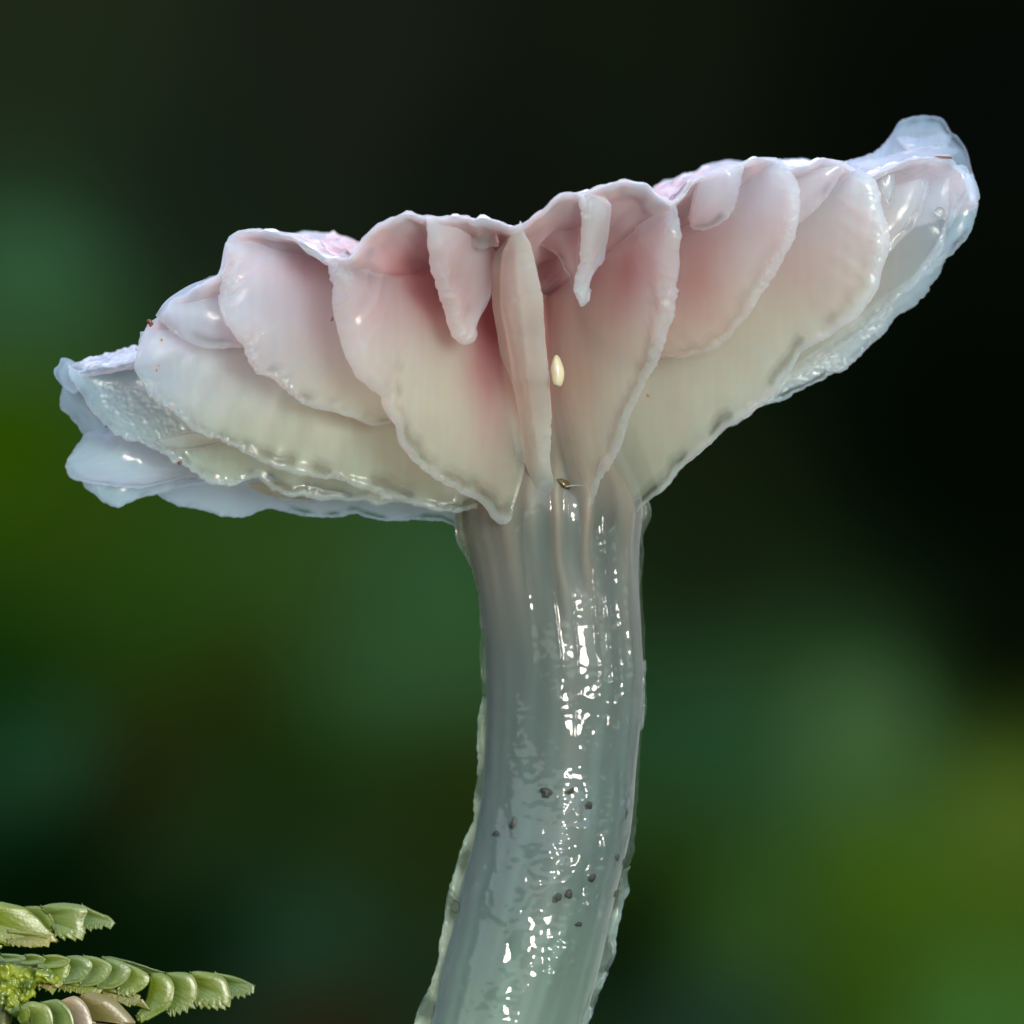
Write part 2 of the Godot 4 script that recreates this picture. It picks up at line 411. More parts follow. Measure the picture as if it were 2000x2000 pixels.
	plate("gill", g, [1672, 334, 1701, 363, 1716, 417, 1728, 464, 1716, 530, 1697, 584, 1662, 627, 1607, 666, 1565, 689, 1545, 720, 1522, 751, 1495, 782, 1460, 812, 1417, 836, 1379, 874, 1347, 898, 1322, 922, 1300, 955, 1275, 971, 1255, 990, 1240, 1006, 1222, 1015, 1196, 1010, 1172, 988], {
		"zend": 0.03, "op": 0.72, "melt": 0.80, "melt_reach": 170.0, "rim": 9.0, "rims": [1.6, 2.2, 1.8, 1.3, 1.0, 1.1, 1.0, 0.4], "bulge": 22.0, "rows": 26, "painted_gap": 0.6})
	plate("short_gill", g, [1742, 328, 1741, 355, 1743, 369, 1739, 400, 1733, 411, 1726, 401, 1712, 378, 1703, 355], {"z": [0.30, 0.31], "top": [1742, 328, 1720, 325, 1703, 355], "rim": 6.0, "bulge": 6.0, "rows": 8})
	plate("short_gill", g, [1788, 316, 1802, 330, 1807, 355, 1806, 386, 1790, 433, 1759, 468, 1732, 497, 1690, 530], {"z": [0.17, 0.19, 0.20], "top": [1788, 316, 1730, 345, 1690, 400, 1680, 470, 1690, 530], "rim": 6.0, "bulge": 8.0})
	plate("gill", g, [1862, 328, 1856, 350, 1852, 386, 1846, 448, 1837, 487, 1809, 530, 1774, 569, 1728, 611, 1685, 650, 1627, 693, 1573, 724, 1538, 751, 1490, 788, 1420, 835, 1350, 895, 1290, 966], {
		"zm": 0.16, "zend": 0.0, "rim": 8.0, "bulge": 10.0, "rows": 22, "painted_gap": 0.5, "sheen": [[1838, 440, 26]]})
	plate("short_gill", g, [1886, 326, 1896, 348, 1895, 371, 1883, 394, 1872, 412, 1865, 432, 1854, 446, 1844, 449], {"z": [0.09, 0.10], "top": [1886, 326, 1858, 330, 1850, 390, 1844, 449], "rim": 6.0, "bulge": 9.0, "rows": 10})
	plate("gill", g, [1898, 338, 1911, 370, 1912, 398, 1904, 433, 1888, 468, 1868, 487, 1844, 511, 1800, 548, 1760, 580], {"z": [0.02, 0.03], "top": [1898, 338, 1870, 360, 1850, 420, 1825, 480, 1790, 530, 1760, 580], "rim": 6.0, "op": 0.7, "body": 4.0, "bulge": 10.0, "painted_gap": 0.5, "tint": Color(0.76, 0.83, 0.96, 0.5)})
	plate("gill", g, [1850, 508, 1837, 535, 1817, 557, 1802, 580, 1743, 631, 1689, 685, 1658, 716, 1588, 753, 1549, 771, 1495, 794, 1452, 817, 1400, 850], {
		"z": [-0.08, -0.10, -0.06], "top": [1850, 508, 1790, 535, 1700, 600, 1600, 680, 1500, 750, 1400, 850], "rim": 6.0, "op": 0.6, "thin": 0.75, "bare": 1.0, "body": 4.0, "bulge": 6.0, "rows": 44, "wave": 1.4, "tint": Color(0.76, 0.83, 0.96, 0.35), "painted_gap": 0.5, "sheen": [[1720, 630, 60], [1620, 730, 60], [1540, 770, 40]]})
	plate("cap_lobe", g, [1640, 316, 1666, 308, 1690, 303, 1716, 291, 1738, 271, 1749, 252, 1757, 236, 1771, 226, 1806, 219, 1837, 225, 1860, 248, 1880, 270, 1896, 301, 1904, 340, 1910, 385], {
		"z": [-0.22, -0.28, -0.24, -0.10], "top": [1640, 316, 1700, 345, 1800, 350, 1870, 370, 1910, 385], "ztop": [-0.22, -0.2, -0.16, -0.10], "rim": 5.0, "body": 6.0, "op": 0.62, "bulge": -16.0, "lip": Color(0.70, 0.72, 0.84), "sheen": [[1800, 250, 30], [1850, 300, 40]], "tint": Color(0.62, 0.60, 0.72, 0.5)})
	plate("lobe_fold", g, [1754, 266, 1775, 264, 1800, 262, 1825, 258, 1848, 254, 1866, 262], {"z": [-0.25, -0.26], "top": [1754, 266, 1790, 300, 1840, 300, 1866, 262], "rim": 3.5, "op": 0.5, "thin": 0.1, "bulge": 4.0, "rows": 8, "lip": Color(0.72, 0.72, 0.84), "tint": Color(0.66, 0.64, 0.76, 0.6)})
	plate("lobe_fold", g, [1655, 318, 1690, 309, 1730, 303, 1770, 293, 1810, 284, 1845, 279, 1880, 290], {"z": [-0.2, -0.22], "top": [1655, 318, 1740, 340, 1830, 330, 1880, 290], "rim": 3.0, "op": 0.5, "thin": 0.1, "bulge": 4.0, "rows": 8, "lip": Color(0.74, 0.68, 0.78), "tint": Color(0.66, 0.60, 0.70, 0.6)})

# ------------------------------------------------------------------ stem
var stem_left: PackedVector2Array
var stem_right: PackedVector2Array

func eased(list: Array) -> PackedVector2Array:        # the same outline, rounded and sampled every ten rows
	var raw := pts(list)
	var out := PackedVector2Array()
	var y := raw[0].x
	while y <= raw[raw.size() - 1].x:
		var sum := 0.0
		for k in range(-6, 7):
			sum += at_x(raw, y + k * 9.0)
		out.append(Vector2(y, sum / 13.0))
		y += 10.0
	return out

func stem_edge(table: PackedVector2Array, y: float) -> float:   # tables hold (row, x)
	var f := clampf((y - table[0].x) / 10.0, 0.0, table.size() - 1.001)
	var i := int(f)
	return lerpf(table[i].y, table[i + 1].y, f - i)

func stem_point(y: float, a: float, extra: float) -> Vector3:   # a = 0 is right, PI / 2 faces the camera
	var l := stem_edge(stem_left, y)
	var r := stem_edge(stem_right, y)
	var rad := (r - l) * 0.5 + extra
	return w((l + r) * 0.5 + rad * cos(a), y, rad * UNIT * sin(a))

func stem_front(x: float, y: float, extra := 0.0) -> Vector3:
	var l := stem_edge(stem_left, y)
	var r := stem_edge(stem_right, y)
	return stem_point(y, acos(clampf((x - (l + r) * 0.5) / ((r - l) * 0.5), -0.98, 0.98)), extra)

const RIDGES := [   # ridges of slime down the upper stem: direction, width, height
	[1.93, 0.036, 8.0, 0.6], [1.62, 0.018, 4.0, 1.0], [1.415, 0.017, 7.0, 0.25], [1.13, 0.020, 5.0, 1.0], [0.97, 0.022, 7.0, 0.7], [0.80, 0.022, 5.0, 1.0], [0.62, 0.045, 8.0, 0.8], [0.40, 0.05, 5.0, 0.8], [2.3, 0.05, 2.0, 0.5], [2.7, 0.06, 2.0, 0.5],
]

func build_stem(parent: Node3D) -> void:
	var nu := 200
	var nv := 200
	var P := PackedVector3Array()
	var C := PackedColorArray()
	for i in nu:
		var a := TAU * i / nu
		for j in nv:
			var y := lerpf(548.0, GROUND_ROW + 20.0, j / (nv - 1.0))
			var q := stem_point(y, a, 0.0)
			var foot := 0.0
			for k in [[2.12, 0.10, 0.7], [1.55, 0.075, 1.0], [1.20, 0.075, 1.0], [0.62, 0.12, 0.8], [1.85, 0.06, 0.4]]:
				foot += k[2] * exp(-pow((a - k[0] + 0.05 * n3(wide, q, 0.1)) / (k[1] * (1.0 + sm(980.0, 1300.0, y))), 2.0))
			foot *= sm(1330.0, 960.0, y) * sm(850.0, 950.0, y)
			P.append(stem_point(y, a, 5.0 * n3(wide, q * Vector3(1, 0.3, 1), 0.09) + 13.0 * foot))
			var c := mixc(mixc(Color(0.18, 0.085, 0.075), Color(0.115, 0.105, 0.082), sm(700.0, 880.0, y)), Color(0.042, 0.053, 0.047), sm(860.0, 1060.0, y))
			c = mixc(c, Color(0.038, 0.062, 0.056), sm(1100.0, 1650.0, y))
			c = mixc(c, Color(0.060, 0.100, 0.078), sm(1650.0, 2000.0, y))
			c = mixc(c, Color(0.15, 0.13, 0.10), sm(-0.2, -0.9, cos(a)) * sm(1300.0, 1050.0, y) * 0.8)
			var vein := wide.get_noise_3d(a * 9.0, y * 0.004, 3.0)
			c = mixc(c, c * 1.35, 0.4 + vein)
			c = mixc(c, Color(0.17, 0.165, 0.135), foot * 0.5)
			C.append(c)
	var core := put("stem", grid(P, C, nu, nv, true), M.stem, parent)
	# the slime that coats it, ridged above and lumpy below
	nu = 560
	nv = 620
	P = PackedVector3Array()
	for i in nu:
		var a := TAU * i / nu
		for j in nv:
			var y := lerpf(835.0, 2120.0, j / (nv - 1.0))
			var q := stem_point(y, a, 0.0)
			var low := sm(1180.0, 1560.0, y)
			var b := a + 0.045 * n3(wide, q, 0.16) + 0.012 * n3(fine, q, 0.03)
			var ridge := 0.0
			for k in RIDGES:
				var d: float = (b - k[0]) / k[1]
				ridge = maxf(ridge, exp(-d * d) * k[2] * (0.75 + k[3] * (0.6 * n3(wide, Vector3(k[0] * 9.0, q.y, 0), 0.034) + 0.22 * n3(fine, Vector3(k[0] * 9.0, q.y, 0), 0.010))))
			var lit := sm(-0.75, 0.2, cos(a) + 0.5 * n3(wide, q + Vector3(0, 0, 3), 0.15))
			lit = maxf(lit, 0.35 * low)
			var tall := q * Vector3(1, 0.5, 1)
			var film := 3.9 * n3(wide, tall, 0.034) + 2.3 * n3(fine, tall, 0.0165) + 0.9 * n3(fine, q, 0.0085)
			var cluster := sm(-0.10, 0.22, n3(wide, q + Vector3(1, 0, 0), 0.075) + 0.16 * low)
			var web := maxf(0.0, 1.0 - 2.6 * absf(n3(wide, q + Vector3(4, 2, 0), 0.032)))
			var h := 6.5 + 1.5 * n3(wide, tall, 0.14) + ridge * (1.0 - low) * lerpf(0.4, 1.0, lit) + film * lit * lerpf(0.20, 0.85, low) + (film * 0.9 + 2.4 * web) * cluster * lit * lerpf(0.45 * sm(0.25, 0.6, cos(a)), 1.25, low)
			var begin := 990.0 - 150.0 * exp(-pow((a - PI / 2.0 - 0.02) / 0.30, 2.0))
			h = lerpf(-8.0, h, sm(begin - 40.0, begin + 110.0, y) * sm(2120.0, 2100.0, y)) + film * 0.9 * sm(begin + 170.0, begin + 60.0, y)
			P.append(stem_point(y, a, h))
	put("slime_coat", grid(P, PackedColorArray(), nu, nv, true), M.slime, core)
	# pale gelatinous skirts along both sides
	var L := [938, 1225, 936, 1278, 939, 1324, 942, 1362, 936, 1392, 930, 1425, 933, 1493, 926, 1561, 924, 1599, 912, 1627, 896, 1680, 878, 1735, 870, 1782, 861, 1835, 855, 1878, 840, 1928, 822, 1965, 808, 2000, 780, 2080]
	plate("skirt", core, L, {"z": [0.0, 0.0], "top": [950, 1230, 956, 1400, 958, 1490, 950, 1561, 940, 1600, 930, 1664, 912, 1711, 900, 1757, 890, 1819, 868, 1885, 856, 1960, 840, 2010, 800, 2090], "rim": 6.0, "body": 8.0, "op": 0.85, "mottle": 1, "lip_op": 0.7, "bulge": 2.0, "rows": 8, "bare": 0.3, "tint": Color(0.74, 0.71, 0.48, 0.85), "wave": 0.8})
	plate("skirt", core, [1235, 1690, 1226, 1711, 1229, 1738, 1218, 1763, 1215, 1791, 1205, 1825, 1200, 1866, 1188, 1900, 1176, 1934, 1157, 1978, 1140, 2020, 1110, 2090], {"z": [0.0, 0.0], "top": [1215, 1700, 1203, 1751, 1187, 1804, 1170, 1866, 1148, 1928, 1132, 1990, 1100, 2080], "rim": 6.0, "body": 8.0, "op": 0.85, "mottle": 1, "lip_op": 0.7, "bulge": 2.0, "rows": 8, "bare": 0.3, "tint": Color(0.46, 0.50, 0.44, 0.7), "wave": 0.8})
	plate("skirt", core, [1262, 1290, 1261, 1330, 1259, 1390, 1256, 1420, 1247, 1436, 1249, 1465, 1238, 1492], {"z": [0.0, 0.0], "top": [1248, 1290, 1246, 1380, 1240, 1440, 1234, 1492], "rim": 5.0, "body": 7.0, "op": 0.85, "mottle": 1, "lip_op": 0.7, "bulge": 2.0, "rows": 8, "bare": 0.2, "tint": Color(0.36, 0.34, 0.27, 0.7), "wave": 0.6})
	plate("skirt", core, [884, 995, 891, 1041, 894, 1066, 911, 1093, 922, 1120, 936, 1178, 940, 1230], {"z": [0.0, 0.0], "top": [915, 985, 930, 1041, 944, 1090, 952, 1150, 950, 1230], "rim": 5.0, "body": 8.0, "op": 0.85, "mottle": 1, "lip_op": 0.7, "bulge": 2.0, "rows": 8, "tint": Color(0.30, 0.25, 0.19, 0.6), "bare": 0.2, "wave": 0.8})
	plate("skirt", core, [1268, 975, 1272, 1000, 1268, 1022, 1253, 1052, 1248, 1090, 1252, 1122, 1246, 1150], {"z": [0.0, 0.0], "top": [1235, 985, 1232, 1050, 1230, 1100, 1236, 1150], "rim": 6.0, "body": 8.0, "op": 0.85, "mottle": 1, "lip_op": 0.7, "bulge": 2.0, "rows": 8, "tint": Color(0.30, 0.27, 0.20, 0.6), "bare": 0.2, "wave": 0.8, "grain": 2.0})

# ------------------------------------------------------------------ things that stick to the mushroom
func blob(called: String, centre: Vector3, size: Vector3, turn: float, rough: float, mat: Material, label: String, category: String, group := "") -> MeshInstance3D:
	base = centre
	var P := PackedVector3Array()
	var C := PackedColorArray()
	var nu := 36
	var nv := 22
	for i in nu:
		for j in nv:
			var a := TAU * i / nu
			var b := PI * (j / (nv - 1.0))
			var d := Vector3(sin(b) * cos(a), cos(b), sin(b) * sin(a))
			var s := 1.0 + rough * n3(wide, d + centre * 31.0, 0.8)
			P.append(centre + (d * size * s).rotated(Vector3.BACK, turn))
			C.append(Color.WHITE)
	var o := put(called, grid(P, PackedColorArray(), nu, nv, true), mat)
	o.position = centre * SIZE
	tag(o, label, category, group)
	return o

func build_bits() -> void:
	var many := "dark specks stuck in the slime of the stem"
	for k in [
		[1066, 1547, 11, 12, 0.1, "largest dark round speck on the stem, above its long glints"],
		[1114, 1544, 10, 7, 0.4, "small dark oval speck right beside the largest speck on the stem"],
		[1149, 1571, 9, 9, 0.2, "blurred dark speck below the topmost glints at the stem's right half"],
		[1221, 1588, 5, 12, -0.1, "tall narrow dark speck close to the right edge of the stem"],
		[1005, 1607, 8, 12, 0.0, "upright dark oval speck, right one of the pair on the stem's left half"],
		[970, 1626, 10, 9, 0.1, "brownish round speck, left one of the pair on the stem's left half"],
		[1204, 1672, 6, 9, -0.2, "dark bead of a speck near the stem's right edge, over the pale skirt"],
		[1224, 1684, 5, 8, 0.0, "tiny grey bead on the very edge of the stem at right"],
		[1154, 1712, 10, 9, 0.5, "smoky dark speck right of the long twin glint on the stem"],
		[1087, 1752, 9, 11, -0.3, "dark ringed speck, left one of two that touch low on the stem"],
		[1108, 1745, 9, 10, -0.4, "dark ringed speck, right one of two that touch low on the stem"],
		[1128, 1803, 11, 6, 0.1, "flat black speck under the lowest cluster of glints on the stem"],
		[1203, 1743, 4, 10, -0.7, "thin slanting dark fleck on the stem beside its right pale skirt"],
	]:
		var p := stem_front(k[0], k[1], 1.0)
		blob("dark_speck", p, Vector3(k[2], k[3], minf(k[2], k[3])) * UNIT * 0.82, k[4], 0.55, M.speck, k[5], "speck", many)
	var r := thing("empty_ring", stem_front(901, 1770, 12.0), "thin empty dark oval ring on the pale left skirt of the stem", "ring")
	base = Vector3.ZERO
	var t := TorusMesh.new()
	t.inner_radius = 0.0078
	t.outer_radius = 0.0094
	t.rings = 40
	t.ring_segments = 10
	var ring := put("shell", t, M.speck, r)
	ring.rotation.x = PI / 2
	ring.scale = Vector3(0.85, 1, 1.35) * SIZE
	blob("insect_egg", w(1088, 728, 0.355), Vector3(13, 30, 12) * UNIT, 0.06, 0.16, M.egg, "smooth cream oval egg stuck to the middle gill", "egg")
	blob("seed_grain", stem_front(1097, 944, 6.0), Vector3(13, 9, 8) * UNIT, -0.7, 0.5, M.grain, "shiny dark brown grain lodged at the foot of the middle gill", "grain")
	blob("water_droplet", w(1832, 416, 0.185), Vector3(9, 9, 7) * UNIT, 0.0, 0.03, M.drop, "tiny clear droplet on a gill at the right end of the cap", "droplet")
	blob("brown_fleck", w(1835, 312, 0.2), Vector3(20, 4, 8) * UNIT, 0.06, 0.4, M.rust, "long rust brown fleck on the cap rim beneath the upturned lobe", "fleck", "brown flecks on the cap")
	blob("brown_fleck", w(300, 634, 0.36), Vector3(6, 7, 5) * UNIT, 0.3, 0.5, M.rust, "brown crumb in the notch of the cap rim at left", "fleck", "brown flecks on the cap")
	blob("brown_fleck", w(1264, 774, 0.315), Vector3(3.2, 3, 3) * UNIT, 0.0, 0.3, M.amber, "tiny orange dot on the big right gill face near the stem", "fleck", "brown flecks on the cap")
	blob("brown_fleck", w(653, 628, 0.47), Vector3(2, 5, 2) * UNIT, -0.4, 0.3, M.rust, "thin dark fleck beside the thick lip of the big left gill", "fleck", "brown flecks on the cap")
	blob("brown_fleck", w(354, 904, 0.145), Vector3(4, 4, 3) * UNIT, 0.0, 0.5, M.rust, "dark crumb on the lip of a lower left gill", "fleck", "brown flecks on the cap")
	for k in [[314, 716, 3.0, "yellowish fleck at the far left gill, upper right one of the cluster"], [298, 718, 2.2, "yellowish fleck at the far left gill, left one of the cluster"], [311, 725, 2.6, "yellowish fleck at the far left gill, lowest one of the cluster"], [321, 667, 2.6, "lone dark fleck high on the far left gill under the brown crumb"]]:
		blob("brown_fleck", w(k[0], k[1], 0.345), Vector3(k[2], k[2] * 1.3, 2.0) * UNIT, 0.2, 0.5, M.amber, k[3], "fleck", "brown flecks on the cap")
	# a fine thread from the grain to the next gill
	base = w(1105, 951, 0.2)
	var P := PackedVector3Array()
	for i in 8:
		var a := TAU * i / 8
		for j in 14:
			var u := j / 13.0
			P.append(w(lerpf(1104, 1150, u), 951.0 - 3.0 * sin(u * PI) + cos(a) * 0.8, lerpf(0.21, 0.195, u) + sin(a) * 0.0008))
	var th := put("thread", grid(P, PackedColorArray(), 8, 14, true), M.thread)
	th.position = base * SIZE
	tag(th, "fine pale thread strung between the brown grain and a gill foot", "thread")

# ------------------------------------------------------------------ leafy liverwort
func toothed(line: Array, n: int, depth: float) -> Array:      # the same polyline with n ragged teeth pointing down and outwards
	var c := resample(pts(line), n * 4 + 1)
	var out := []
	var middle := Vector2.ZERO
	for p in c:
		middle += p / c.size()
	for i in c.size():
		var t := (c[mini(i + 1, c.size() - 1)] - c[maxi(i - 1, 0)]).normalized()
		var side := Vector2(-t.y, t.x)
		if side.y < 0.0:
			side = -side
		var long := depth * 1.35 * (0.7 + 0.6 * absf(n3(fine, Vector3(c[i].x, c[i].y, 0), 9.0)))
		var p := c[i] + (side * long + t * long * 0.25 if i % 4 == 2 and i < c.size() - 1 else Vector2.ZERO)
		out.append_array([p.x, p.y])
	return out

func leaf(parent: Node, edge: Array, teeth: Array, top: Array, z: float, tint: Color, n := 7, depth := 11.0, bulge := 14.0) -> void:
	var free := []
	for p in resample(pts(edge), 40):
		free.append_array([p.x, p.y])
	if teeth.size():
		free.append_array(toothed(teeth, n, depth))
	plate("leaf", parent, free, {"curved": false, "step": 1.3, "z": [z, z + 0.004, z], "ztop": [z - 0.004, z - 0.02, z - 0.004], "top": top, "rim": 1.9, "body": 2.4, "op": 0.97, "lip_op": 0.8, "thin": 0.1, "bare": 0.0, "painted_gap": 0.0, "bulge": bulge * 0.45, "vary": 1, "rows": 14, "wave": 0.0, "grain": 0.10, "face_grain": 0.8, "lip": tint * 1.2, "tint": Color(tint.r, tint.g, tint.b, 1.0)}, M.leaf)

func lw(list: Array) -> Array:                        # from the enlarged look at the corner to rows and columns
	var out := []
	for i in list.size() / 2:
		out.append_array([list[i * 2] * 0.2692, 1700.0 + list[i * 2 + 1] * 0.2692])
	return out

func build_liverwort() -> void:
	var group := "leafy liverwort shoots at the lower left"
	var g1 := Color(0.066, 0.104, 0.008)
	var g2 := Color(0.068, 0.108, 0.026)
	var g3 := Color(0.08, 0.13, 0.004)
	var a := thing("liverwort_shoot", w(-120, 2350, 0.0), "uppermost toothed green liverwort shoot, short and pale", "liverwort", group)
	leaf(a, lw([590, 250, 680, 290, 760, 325, 800, 340, 842, 386]), lw([842, 386, 790, 380, 715, 390, 650, 400, 610, 396]), lw([590, 250, 560, 300, 570, 350, 610, 396]), 0.02, g2, 6, 9.0, 8.0)
	leaf(a, lw([300, 262, 380, 240, 480, 235, 590, 250, 640, 290, 618, 350, 610, 400, 628, 455]), lw([628, 455, 575, 462, 505, 462, 460, 470, 420, 440]), lw([300, 262, 330, 330, 370, 400, 420, 440]), 0.035, g2, 5, 9.0, 16.0)
	leaf(a, lw([180, 264, 240, 258, 300, 262, 350, 290, 385, 350, 405, 400, 410, 440]), [], lw([180, 264, 220, 330, 300, 420, 410, 440]), 0.025, g2, 5, 8.0, 12.0)
	leaf(a, lw([-200, 215, 0, 225, 60, 235, 180, 265, 240, 310, 290, 350, 350, 420, 400, 460]), lw([400, 460, 380, 500, 290, 500, 210, 490, 130, 490, 50, 505, -60, 530, -200, 520]), lw([-200, 215, -260, 300, -260, 450, -200, 520]), 0.05, g1, 13, 10.0, 24.0)
	leaf(a, lw([60, 440, 160, 440, 280, 450, 400, 470]), lw([400, 470, 370, 510, 290, 515, 170, 520, 60, 500]), lw([60, 440, 40, 470, 60, 500]), 0.062, Color(0.10, 0.11, 0.02), 9, 9.0, 4.0)
	stalk(a, [-330, 2350, -250, 2050, -160, 1880, -60, 1800, 20, 1790], 0.0, 14.0)
	var b := thing("liverwort_shoot", w(-100, 2350, 0.05), "long toothed liverwort shoot with overlapping blue-green scale leaves", "liverwort", group)
	leaf(b, lw([1555, 745, 1680, 765, 1760, 790, 1856, 838]), lw([1856, 838, 1820, 850, 1760, 880, 1690, 888, 1650, 870]), lw([1555, 745, 1600, 790, 1640, 840, 1650, 870]), 0.02, g2, 6, 10.0, 10.0)
	leaf(b, lw([1380, 740, 1440, 730, 1560, 745, 1640, 790, 1672, 880, 1690, 930]), lw([1690, 930, 1640, 945, 1585, 970, 1530, 970, 1480, 955, 1425, 945]), lw([1380, 740, 1420, 820, 1420, 900, 1425, 945]), 0.035, g2, 6, 11.0, 16.0)
	leaf(b, lw([1205, 740, 1330, 735, 1400, 760, 1435, 830, 1430, 920, 1410, 950]), lw([1410, 950, 1380, 985, 1320, 1000, 1270, 1000, 1215, 1030]), lw([1205, 740, 1240, 830, 1230, 940, 1215, 1030]), 0.05, g2, 5, 11.0, 18.0)
	leaf(b, lw([1095, 748, 1180, 740, 1250, 790, 1270, 870, 1240, 980, 1150, 1040, 1070, 1086]), lw([1070, 1086, 1040, 1070, 1000, 1060]), lw([1095, 748, 1080, 860, 1060, 960, 1000, 1060]), 0.065, g1, 2, 7.0, 20.0)
	leaf(b, lw([880, 655, 1000, 700, 1080, 750, 1088, 800, 1050, 850, 1000, 880]), lw([1000, 880, 930, 890, 860, 880]), lw([880, 655, 900, 740, 880, 820, 860, 880]), 0.075, g2, 4, 7.0, 16.0)
	leaf(b, lw([760, 632, 850, 640, 940, 690, 957, 730, 920, 800, 830, 850, 700, 855]), [], lw([760, 632, 780, 720, 740, 800, 700, 855]), 0.09, g2, 4, 7.0, 18.0)
	leaf(b, lw([610, 608, 720, 625, 808, 670, 818, 715, 775, 785, 700, 825, 580, 840]), [], lw([610, 608, 640, 700, 600, 790, 580, 840]), 0.105, g2, 4, 7.0, 18.0)
	leaf(b, lw([490, 615, 580, 608, 655, 635, 682, 685, 650, 745, 590, 800, 470, 815]), [], lw([490, 615, 500, 700, 480, 770, 470, 815]), 0.12, g2, 4, 7.0, 18.0)
	leaf(b, lw([325, 610, 420, 602, 500, 622, 522, 645, 480, 685, 340, 700, 280, 690]), [], lw([325, 610, 320, 650, 280, 690]), 0.135, g2, 4, 7.0, 12.0)
	leaf(b, lw([330, 690, 430, 690, 520, 650, 520, 700, 490, 790, 440, 840]), lw([440, 840, 390, 830, 330, 810, 260, 790]), lw([330, 690, 290, 740, 260, 790]), 0.11, g3, 4, 13.0, 10.0)
	leaf(b, lw([195, 603, 270, 597, 336, 622, 332, 650, 250, 668, 150, 660]), [], lw([195, 603, 180, 640, 150, 660]), 0.15, g2, 4, 7.0, 10.0)
	leaf(b, lw([20, 598, 80, 596, 150, 600, 195, 615, 190, 640, 80, 650, -20, 640]), [], lw([20, 598, 0, 620, -20, 640]), 0.16, g2, 4, 7.0, 8.0)
	leaf(b, lw([-150, 600, -60, 595, 20, 610, 40, 640, -60, 655, -150, 650]), [], lw([-150, 600, -160, 630, -150, 650]), 0.17, g2, 4, 7.0, 8.0)
	leaf(b, lw([740, 630, 800, 622, 880, 640, 990, 670, 1080, 700, 1200, 740]), [], lw([740, 630, 900, 690, 1080, 740, 1200, 740]), 0.045, g2, 4, 7.0, 4.0)
	leaf(b, lw([700, 840, 800, 850, 900, 875, 1020, 900]), lw([1020, 900, 1060, 960, 1000, 930, 930, 920, 860, 900, 760, 880]), lw([700, 840, 710, 870, 760, 880]), 0.07, Color(0.09, 0.10, 0.02), 8, 12.0, 4.0)
	leaf(b, lw([440, 800, 560, 815, 680, 840, 760, 860]), lw([760, 860, 650, 850, 560, 845, 440, 820]), lw([440, 800, 430, 810, 440, 820]), 0.1, Color(0.08, 0.11, 0.01), 8, 10.0, 3.0)
	leaf(b, lw([220, 760, 290, 740, 360, 750, 420, 800]), lw([420, 800, 400, 830, 300, 800, 220, 800]), lw([220, 760, 210, 780, 220, 800]), 0.12, Color(0.13, 0.12, 0.03), 6, 10.0, 4.0)
	stalk(b, [-330, 2350, -220, 2060, -120, 1930, -20, 1890, 60, 1882, 130, 1895, 200, 1905, 280, 1920], 0.06, 18.0)
	stalk(b, [-60, 2330, -20, 2100, 8, 1990, 30, 1940, 55, 1910], 0.09, 16.0)
	for k in [[10, 1892, 26, 20, 0.3], [48, 1902, 24, 16, -0.4], [84, 1898, 20, 15, 0.2], [22, 1925, 26, 18, 0.8], [58, 1928, 14, 22, 0.5], [96, 1908, 14, 9, -0.1], [30, 1958, 17, 24, 0.4], [-6, 1946, 22, 26, 0.1], [46, 1948, 9, 16, 0.5]]:
		base = w(-100, 2350, 0.05)                       # wet yellow-green tangle round the base of the shoot
		var middle := w(k[0], k[1], 0.13)
		var P := PackedVector3Array()
		var C := PackedColorArray()
		for i in 60:
			for j in 40:
				var d := Vector3(sin(PI * j / 39.0) * cos(TAU * i / 60), cos(PI * j / 39.0), sin(PI * j / 39.0) * sin(TAU * i / 60))
				var q := middle + (d * Vector3(k[2], k[3], 15.0) * UNIT).rotated(Vector3.BACK, k[4])
				var rough := 0.55 * n3(wide, q, 0.013) + 0.3 * n3(fine, q, 0.006)
				P.append(q + d * rough * 15.0 * UNIT)
				C.append(mixc(Color(0.055, 0.09, 0.004), Color(0.16, 0.20, 0.012), 0.5 + n3(wide, q, 0.016)))
		put("wet_scales", grid(P, C, 60, 40, true), M.leaf, b)
	var c := thing("liverwort_shoot", w(40, 2350, 0.12), "lowest liverwort shoot with browned translucent tip leaves", "liverwort", group)
	leaf(c, lw([590, 905, 640, 875, 760, 885, 850, 930, 940, 1020, 992, 1085]), lw([992, 1085, 985, 1150, 900, 1240, 760, 1300]), lw([590, 905, 640, 1040, 680, 1200, 760, 1300]), 0.14, Color(0.10, 0.085, 0.025), 7, 9.0, 26.0)
	leaf(c, lw([455, 930, 560, 898, 640, 965, 682, 1080, 690, 1200]), lw([690, 1200, 620, 1270, 520, 1280]), lw([455, 930, 500, 1050, 520, 1180, 520, 1280]), 0.165, Color(0.16, 0.13, 0.085), 4, 8.0, 20.0)
	leaf(c, lw([310, 942, 390, 922, 450, 925, 520, 990, 552, 1080, 550, 1200]), lw([550, 1200, 480, 1270, 390, 1280]), lw([310, 942, 390, 1030, 400, 1150, 390, 1280]), 0.185, g2, 4, 8.0, 20.0)
	leaf(c, lw([165, 975, 230, 935, 300, 940, 370, 970, 402, 1050, 400, 1180]), lw([400, 1180, 330, 1260, 230, 1270]), lw([165, 975, 230, 1050, 240, 1160, 230, 1270]), 0.2, g2, 4, 8.0, 18.0)
	leaf(c, lw([165, 975, 220, 975, 236, 1030, 215, 1080]), [], lw([165, 975, 150, 1060, 180, 1100, 215, 1080]), 0.215, g2, 3, 5.0, 8.0)
	stalk(c, [-40, 2350, 20, 2120, 60, 2010, 110, 1985, 190, 1995], 0.14, 14.0)

